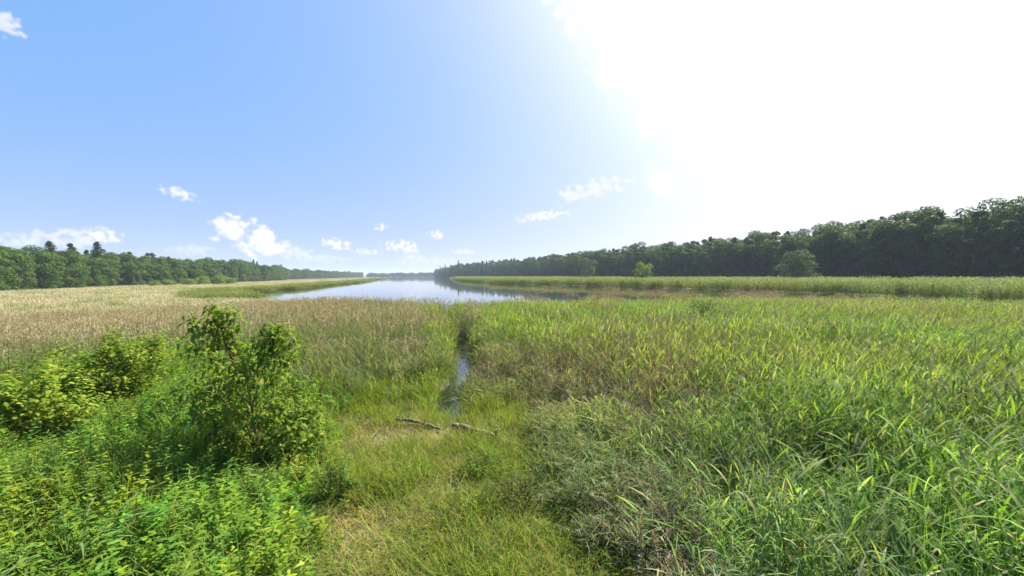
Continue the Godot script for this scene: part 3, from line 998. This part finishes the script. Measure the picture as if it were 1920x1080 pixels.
func reeds_near() -> void:
	var green := [Color(0.14, 0.21, 0.04), Color(0.165, 0.235, 0.048), Color(0.11, 0.175, 0.04), Color(0.21, 0.26, 0.06)]
	var dull := [Color(0.13, 0.175, 0.065), Color(0.16, 0.20, 0.085), Color(0.19, 0.21, 0.10)]
	var brown := [Color(0.21, 0.175, 0.115), Color(0.19, 0.15, 0.105), Color(0.27, 0.23, 0.15)]
	var tan := [Color(0.37, 0.325, 0.215), Color(0.33, 0.295, 0.185), Color(0.30, 0.29, 0.17)]
	var straw := [Color(0.34, 0.25, 0.13), Color(0.30, 0.20, 0.10), Color(0.40, 0.31, 0.17)]
	var yellow := [Color(0.20, 0.225, 0.035), Color(0.24, 0.235, 0.04), Color(0.16, 0.20, 0.035), Color(0.28, 0.22, 0.08)]
	var herb := [Color(0.12, 0.20, 0.027), Color(0.155, 0.235, 0.032), Color(0.085, 0.155, 0.03), Color(0.20, 0.255, 0.033)]
	var reed := []
	for k in 6: reed.append(reed_clump(200 + k, 9, 0.30, 1.35, 1.85, green, 4, 8, 0.025))
	var lodged := []
	for k in 3: lodged.append(reed_clump(206 + k, 8, 0.30, 1.25, 1.75, green + dull, 4, 7, 0.028, 2.0))
	var litter := []
	for k in 3: litter.append(grass_clump(290 + k, 34, 0.30, 0.35, 0.85, 0.016, tan + brown + dull, 4, 0.8, mats.dry))
	var sedge := []
	for k in 4: sedge.append(reed_clump(210 + k, 10, 0.30, 1.0, 1.5, dull, 3, 6, 0.018, 0.12))
	var dead := []
	for k in 3: dead.append(plume_clump(220 + k, 14, 0.32, 0.9, 1.45, brown, brown, 0.009))
	var plume := []
	for k in 3: plume.append(plume_clump(230 + k, 12, 0.34, 1.1, 1.65, dull + tan, tan, 0.013))
	var lawn := []
	for k in 5: lawn.append(grass_clump(240 + k, 80, 0.22, 0.14, 0.42, 0.007, yellow + green, 3, 1.3))
	var hay := []
	for k in 3: hay.append(grass_clump(250 + k, 70, 0.24, 0.10, 0.34, 0.006, straw + yellow, 3, 1.0, mats.dry))
	var tallgrass := []
	for k in 4: tallgrass.append(grass_clump(260 + k, 46, 0.26, 0.5, 1.05, 0.012, green + herb, 5, 2.4))
	var herbs := []
	for k in 6: herbs.append(herb_clump(270 + k, 6, 0.26, 0.5, 1.15, [0.125, 0.16, 0.085][k % 3], [0.062, 0.032, 0.05][k % 3], [herb, green, herb][k % 3]))
	var low_herbs := []
	for k in 3: low_herbs.append(herb_clump(280 + k, 6, 0.16, 0.14, 0.38, 0.055, 0.026, herb))

	var b_reed := Bed.new(reed)
	var b_sedge := Bed.new(sedge)
	var b_lodged := Bed.new(lodged)
	var b_litter := Bed.new(litter)
	var b_dead := Bed.new(dead)
	var b_plume := Bed.new(plume)
	var b_lawn := Bed.new(lawn)
	var b_hay := Bed.new(hay)
	var b_tall := Bed.new(tallgrass)
	var b_herb := Bed.new(herbs)
	var b_low := Bed.new(low_herbs)
	var r := rng_of(300)
	var foot := on_level(482, 872, 0.2)
	var rad := 2.3
	while rad < 48.0:
		var gap := 0.235 if rad < 9 else (0.27 if rad < 20 else 0.36)
		var steps := int(2.16 * rad / gap)
		for k in steps:
			var an := -1.08 + 2.16 * (k + r.randf()) / steps
			var rr := rad + r.randf_range(-0.5, 0.5) * gap
			var x := sin(an) * rr
			var d := cos(an) * rr
			if in_ditch(x, d, 0.20 if d < 16.0 else 0.08): continue
			var s := 30.0
			if d > 28.0:
				s = shore(x, d)
				if s < -0.6: continue
			var y := ground_height(x, d, s)
			var p := Vector3(x, y, -d)
			var na := noise_b.get_noise_2d(x * 3.0, d * 3.0)
			var nb := noise_b.get_noise_2d(x * 9.0 + 90, d * 9.0)
			var nc := noise_b.get_noise_2d(x * 1.2 - 40, d * 1.2)
			var c := clearing(x, d)
			var v := r.randf_range(0.82, 1.18)
			var col := Color(v * (1 + nb * 0.25), v, v)
			if c > 0.5:
				var rich := nb + r.randf_range(-0.3, 0.3)
				var dry := smoothstep(0.05, 0.4, nc * 0.8 + na * 0.8 + (0.40 if d < 7.6 and x < -0.8 else 0.02) + r.randf_range(-0.25, 0.25))
				if r.randf() < dry: b_hay.put(r, p, r.randf_range(0.9, 1.4), r.randf_range(0.7, 1.3), col)
				else: b_lawn.put(r, p, r.randf_range(0.9, 1.4), r.randf_range(0.8, 1.5) * (1.1 + nb * 0.9 + 0.6 * smoothstep(8.0, 10.5, d)), Color(v * 1.05, v * 1.08, v))
				if nb > 0.12 and r.randf() < 0.25: b_tall.put(r, p, 0.8, r.randf_range(0.3, 0.6), Color(v * 1.15, v * 1.1, v))
				if rich > 0.2: b_low.put(r, p, r.randf_range(0.8, 1.3), r.randf_range(0.7, 1.3), col)
				continue
			var edge := 1.0 - c
			if d > 9.5 and x < ditch_x(d) and x > -5.5 - (d - 10.0) * 0.35 and d < 13.0 + nb * 4.0 + r.randf_range(-2.5, 2.5):
				# bright tall grass between the young tree and the ditch
				var up := smoothstep(9.5, 15.0, d)
				if r.randf() < 0.75: b_tall.put(r, p, 1.0, lerpf(0.5, 1.0, up) * r.randf_range(0.7, 1.25), Color(v * 1.25, v * 1.15, v * 0.95))
				if r.randf() < up * 0.4: b_sedge.put(r, p, 1.0, r.randf_range(0.7, 1.0), col)
				if r.randf() < 0.12: b_hay.put(r, p, 1.2, 2.0, col)
				continue
			var thick := x < lerpf(-2.0, -3.7, clampf((d - 4.5) / 5.0, 0, 1)) and (d < 12.0 + nc * 5.0 + r.randf_range(-1.5, 1.5) or x < -7.5 and d < 15.0 + nc * 6.0 + r.randf_range(-2.0, 2.0))
			if thick:
				var hk := 0.42 + 0.16 * smoothstep(-3.5, -6.0, x) + 0.6 * (na + 0.3) + 0.16 * r.randf()
				hk *= 0.6 + 0.4 * smoothstep(0.6, 2.6, Vector2(x - foot.x, -d - foot.z).length())
				if Vector2(x - foot.x, -d - foot.z).length() < 0.35: hk *= 0.4
				hk *= 0.45 + 0.55 * smoothstep(0.0, 1.3, lerpf(-2.0, -3.7, clampf((d - 4.5) / 5.0, 0, 1)) - x + nb)
				if r.randf() < 0.66: b_herb.put(r, p, r.randf_range(0.8, 1.3), hk * edge * r.randf_range(0.8, 1.2), Color(v * (1.12 + nb * 0.6), v * 1.2, v * 1.0))
				if r.randf() < 0.08: b_hay.put(r, p, 1.3, 2.4 * hk, col)
				if r.randf() < 0.55 - nb * 0.5: b_tall.put(r, p, 1.0, hk * r.randf_range(0.9, 1.3), Color(v * 1.1, v * 1.1, v * 1.2))
				continue
			if x < -2.0 and d > 10.0:
				# mixed tall sedge and plumed grass on the meadow side of the ditch
				var near_ditch := absf(x - ditch_x(d)) < 1.1 + nb * 2.0
				var low := lerpf(1.0, 0.62, smoothstep(4.0, 22.0, -x - d * 0.22)) * lerpf(0.42, 1.0, smoothstep(10.0, 19.0, d + nb * 3.0))
				if near_ditch:
					b_reed.put(r, p, 0.9, r.randf_range(0.6, 0.95) * low, col, 0.6)
				elif nb * 0.7 + r.randf_range(-0.45, 0.45) > 0.4 * nc - 0.16 + 0.32 * smoothstep(5.0, 17.0, -x) - 0.12 * smoothstep(24.0, 32.0, d) - 0.34 * (1.0 - smoothstep(15.0, 25.0, d)):
					b_sedge.put(r, p, 1.0, r.randf_range(0.8, 1.1) * low, col, 0.8)
				else:
					b_plume.put(r, p, 1.05, r.randf_range(0.8, 1.15) * low, Color(v * 1.02, v, v))
				if r.randf() < 0.06 + nc * 0.2: b_dead.put(r, p, 1.0, low * 1.05, col)
				continue
			# reeds to the right of the ditch
			var browns := smoothstep(0.0, 0.5, 0.66 - absf(x / maxf(d, 1.0) - 0.24) * 1.8 + na * 0.9 - absf(d - 13.0) * 0.035)
			var ramp := lerpf(0.34, 1.0, smoothstep(0.4, 5.2, x + maxf(0.0, d - 9.5) * 0.5 + nb))
			var tops := r.randf_range(0.68, 1.04) * ramp * (0.55 + 0.45 * edge) * (1.0 + na * 0.18) * (1.0 - 0.16 * smoothstep(24.0, 34.0, d))
			var bright := 1.08 + nb * 0.4
			var tone := Color(v * bright * (1.0 + nc * 0.25), v * bright * 1.04, v * bright)
			var pick := r.randf()
			var thin := 0.34 if d < 10.0 else 0.14
			if pick < thin:
				if r.randf() < 0.6: b_litter.put(r, p, r.randf_range(1.0, 1.5), r.randf_range(0.6, 1.2) * ramp, tone)
			elif pick < thin + browns * 0.34:
				b_dead.put(r, p, 1.1, tops * r.randf_range(0.9, 1.2), col)
				if r.randf() < 0.45: b_reed.put(r, p, 0.85, tops * 0.72, tone, 0.9)
				elif r.randf() < 0.6: b_sedge.put(r, p, 1.0, tops * 0.85, tone, 1.2)
			elif ramp < 0.86 and r.randf() < 0.75:
				b_sedge.put(r, p, 0.9, minf(1.0, tops * 1.35), tone, 2.5)
				if r.randf() < 0.5: b_tall.put(r, p, 1.0, tops * 1.2, tone)
				if r.randf() < browns * 0.5: b_dead.put(r, p, 1.0, tops * 1.35, col)
			elif pick < 0.86 or d < 12.0:
				if r.randf() < 0.2: b_lodged.put(r, p, 1.0, tops, tone, 1.3)
				else: b_reed.put(r, p, r.randf_range(0.85, 1.1), tops, tone, 0.9)
			else:
				b_sedge.put(r, p, 1.0, tops * 1.1, tone, 0.8)
			if r.randf() < browns * 0.26: b_dead.put(r, p, 1.2, tops * r.randf_range(0.95, 1.2), col)
			if d > 15.0 and r.randf() < 0.16 + 0.24 * smoothstep(22.0, 36.0, d) + 0.2 * na: b_plume.put(r, p, 1.0, tops * 1.08, Color(v * 1.02, v, v))
			if d < 12.0 and r.randf() < 0.12: b_tall.put(r, p, 1.0, 1.1 * ramp, tone)
			if ramp < 0.75 and r.randf() < 0.8: b_lawn.put(r, p, 1.4, r.randf_range(1.3, 2.2), Color(v * 1.1, v * 1.1, v))
		rad += gap * 0.86
	grow(b_reed, "reed_bed", "reeds", "broad green reeds with leaning leaves around and beyond the ditch", "reeds")
	grow(b_lodged, "leaning_reeds", "reeds", "reeds blown over and leaning through the near bed", "reeds")
	grow(b_litter, "reed_litter", "blades", "fallen dry reed blades lying between the stems", "litter")
	grow(b_sedge, "sedge_bed", "sedges", "dull green sedge mixed through the near reeds", "sedge")
	grow(b_dead, "dead_stalks", "stalks", "thin brown dead stalks in patches among the near reeds", "stalks")
	grow(b_plume, "plumed_grass", "plumes", "tall grass with tan seed plumes between the thicket and the lake", "grass")
	grow(b_lawn, "short_grass", "blades", "short yellow green grass of the trampled clearing", "grass")
	grow(b_hay, "dry_grass", "blades", "dry straw coloured grass in patches of the clearing", "grass")
	grow(b_tall, "tall_grass", "blades", "tall bright green grass at the edges of the clearing and thicket", "grass")
	grow(b_herb, "thicket", "herbs", "leafy green herbs filling the thicket around the young tree", "herbs")
	grow(b_low, "ground_cover", "herbs", "small leafy weeds in the short grass", "weeds")


func reeds_far() -> void:
	var green := [Color(0.125, 0.185, 0.055), Color(0.145, 0.205, 0.06), Color(0.165, 0.20, 0.07)]
	var straw := [Color(0.41, 0.36, 0.235), Color(0.37, 0.325, 0.205), Color(0.46, 0.405, 0.27), Color(0.31, 0.31, 0.18)]
	var far_reed := []
	for k in 4: far_reed.append(reed_clump(400 + k, 36, 0.85, 1.7, 2.25, green, 2, 5, 0.045, 0.2))
	var meadow := []
	for k in 4: meadow.append(grass_clump(410 + k, 120, 0.85, 0.5, 0.95, 0.02, straw, 3, 3.2, mats.dry))
	var soft := []
	for k in 3: soft.append(grass_clump(420 + k, 110, 0.85, 0.6, 1.1, 0.02, green + [straw[3]], 3, 3.2))
	var b_reed := Bed.new(far_reed)
	var b_meadow := Bed.new(meadow)
	var b_soft := Bed.new(soft)
	var r := rng_of(500)
	# the meadow and the belts of reeds along both far shores, in rings that widen with distance
	var rad := 24.0
	while rad < 700.0:
		var gap := 0.75 + rad * 0.011
		var steps := int(2.1 * rad / gap)
		for k in steps:
			var an := -1.05 + 2.1 * (k + r.randf()) / steps
			var rr := rad + r.randf_range(-0.5, 0.5) * gap
			var x := sin(an) * rr
			var d := cos(an) * rr
			if rr > 200 and an > 0.35: continue
			if x < -3.0 and d < 20.0: continue
			var s := shore(x, d)
			if s < -0.5: continue
			var p := Vector3(x, ground_height(x, d, s), -d)
			var na := noise_b.get_noise_2d(x * 0.8, d * 0.8)
			var nb := noise_b.get_noise_2d(x * 2.5 + 70, d * 2.5)
			var v := r.randf_range(0.85, 1.15)
			var w := maxf(1.0, gap / 0.95)
			var left_side := x < -3.5 - d * 0.12 and (d < 60 or x < -30 - d * 0.05)
			if left_side:
				# how far into the wood?
				if x < -125 - d * 0.12: continue
				if d < 46 and x > -0.42 * d - 4.0 - nb * 10.0 + r.randf_range(-4.0, 4.0): continue
				var belt := smoothstep(11.0, 3.0, s + na * 10.0)
				if d > 60 and r.randf() < belt: b_reed.put(r, p, w, r.randf_range(0.42, 0.66), Color(v * 1.12, v, v))
				elif r.randf() < 0.16 + nb * 0.5: b_soft.put(r, p, w, r.randf_range(0.8, 1.1), Color(v, v, v))
				else: b_meadow.put(r, p, w, r.randf_range(0.8, 1.1), Color(v, v * (1 + na * 0.12), v))
			elif d > 48:
				# the far bank on the right, up to the wood
				if x > 124 and d > 90: continue
				if r.randf() < 0.3 + nb and s > 3.0: b_soft.put(r, p, w, r.randf_range(1.6, 2.4), Color(v, v * 0.95, v))
				else: b_reed.put(r, p, w, r.randf_range(0.9, 1.2) * (1.0 + nb * 0.25), Color(v * (1 + na * 0.4), v * (0.92 + nb * 0.2), v))
		rad += gap * 0.85
	grow(b_reed, "shore_reeds", "reeds", "green belt of reeds along the far shores of the lake", "reeds")
	grow(b_meadow, "meadow_grass", "blades", "pale straw coloured meadow grass stretching to the broadleaf wood", "grass")
	grow(b_soft, "meadow_sedge", "blades", "greener sedge in drifts through the meadow and far bank", "grass")


func small_things() -> void:
	# lily pads and broken stubble on the channel before the far reeds
	var pad := Shape.new()
	var rp := rng_of(88)
	for k in 9:
		var c := flat(rp.randf() * TAU) * sqrt(rp.randf()) * 0.9 + Vector3(0, 0.012, 0)
		var rr := rp.randf_range(0.09, 0.2)
		var col := mixed([Color(0.16, 0.17, 0.06), Color(0.22, 0.17, 0.10), Color(0.12, 0.15, 0.05)], rp)
		var f := pad.v.size()
		pad.v.append(c); pad.n.append(Vector3.UP); pad.c.append(col)
		for q in 9:
			var a := 0.3 + (TAU - 0.6) * q / 8.0
			pad.v.append(c + flat(a) * rr + Vector3(0, 0.004, 0)); pad.n.append(Vector3.UP); pad.c.append(col)
		for q in 8:
			pad.i.append_array(PackedInt32Array([f, f + 1 + q, f + 2 + q]))
	var stub := plume_clump(89, 10, 0.5, 0.25, 0.6, [Color(0.2, 0.15, 0.11), Color(0.26, 0.2, 0.14)], [Color(0.25, 0.18, 0.13)], 0.02)
	var pads := Bed.new([pad.mesh(mats.leaf)])
	var stubs := Bed.new([stub])
	for k in 2600:
		var d := rp.randf_range(46, 150)
		var x := rp.randf_range(-0.02, 0.85) * d
		var s := shore(x, d)
		if s > -1.0: continue
		var nz := noise_b.get_noise_2d(x * 1.5, d * 1.5)
		if nz + rp.randf_range(-0.1, 0.1) < 0.2: continue
		pads.put(rp, Vector3(x, 0.0, -d), rp.randf_range(0.9, 1.8), 1.0, Color.WHITE)
		if nz > 0.30: stubs.put(rp, Vector3(x, 0.0, -d), rp.randf_range(1.0, 2.0), rp.randf_range(0.6, 1.2), Color.WHITE)
	grow(pads, "floating_leaves", "pads", "floating leaves in drifts on the channel before the far reeds", "leaves")
	grow(stubs, "reed_stubble", "stalks", "brown broken reed stubble standing in the channel", "stalks")
	# two weathered logs at the head of the ditch
	var wood := StandardMaterial3D.new()
	wood.resource_name = "weathered_wood"
	wood.vertex_color_use_as_albedo = true
	var nt := NoiseTexture2D.new()
	nt.width = 256; nt.height = 256; nt.seamless = true
	var nf := FastNoiseLite.new()
	nf.seed = 4; nf.frequency = 0.02; nf.fractal_octaves = 4
	nt.noise = nf
	var ramp := Gradient.new()
	ramp.set_color(0, Color(0.55, 0.5, 0.42))
	ramp.set_color(1, Color(1, 1, 1))
	nt.color_ramp = ramp
	wood.albedo_texture = nt
	wood.uv1_triplanar = true
	wood.uv1_scale = Vector3(2.0, 9.0, 9.0)
	wood.roughness = 0.9
	var r := rng_of(31)
	for q in [[742, 786, 828, 806, 0.04, "slender pale log lying in the grass at the head of the ditch"], [850, 797, 980, 842, 0.085, "thick weathered tan log lying across the head of the ditch"]]:
		var a := on_level(q[0], q[1], 0.29)
		var b := on_level(q[2], q[3], 0.24)
		var root := thing("log", a)
		var g := Shape.new()
		var pts := PackedVector3Array()
		var rr := PackedFloat32Array()
		for k in 17:
			var u := k / 16.0
			pts.append((b - a) * u + Vector3(r.randf_range(-0.02, 0.02), sin(u * PI) * 0.05 + r.randf_range(-0.012, 0.012), r.randf_range(-0.02, 0.02)))
			rr.append(q[4] * r.randf_range(0.72, 1.12) * (1.0 - 0.3 * u))
		g.tube(pts, rr, 10, Color(0.25, 0.195, 0.125), true)
		var body := part(root, "log_body", g.mesh(wood))
		var st := Shape.new()
		var m := pts[10]
		st.tube(PackedVector3Array([m, m + Vector3(0.02, q[4] + 0.10, 0.05)]), PackedFloat32Array([q[4] * 0.3, q[4] * 0.2]), 6, Color(0.36, 0.29, 0.19), true)
		part(body, "branch_stub", st.mesh(wood))
		tag(root, q[5], "log")
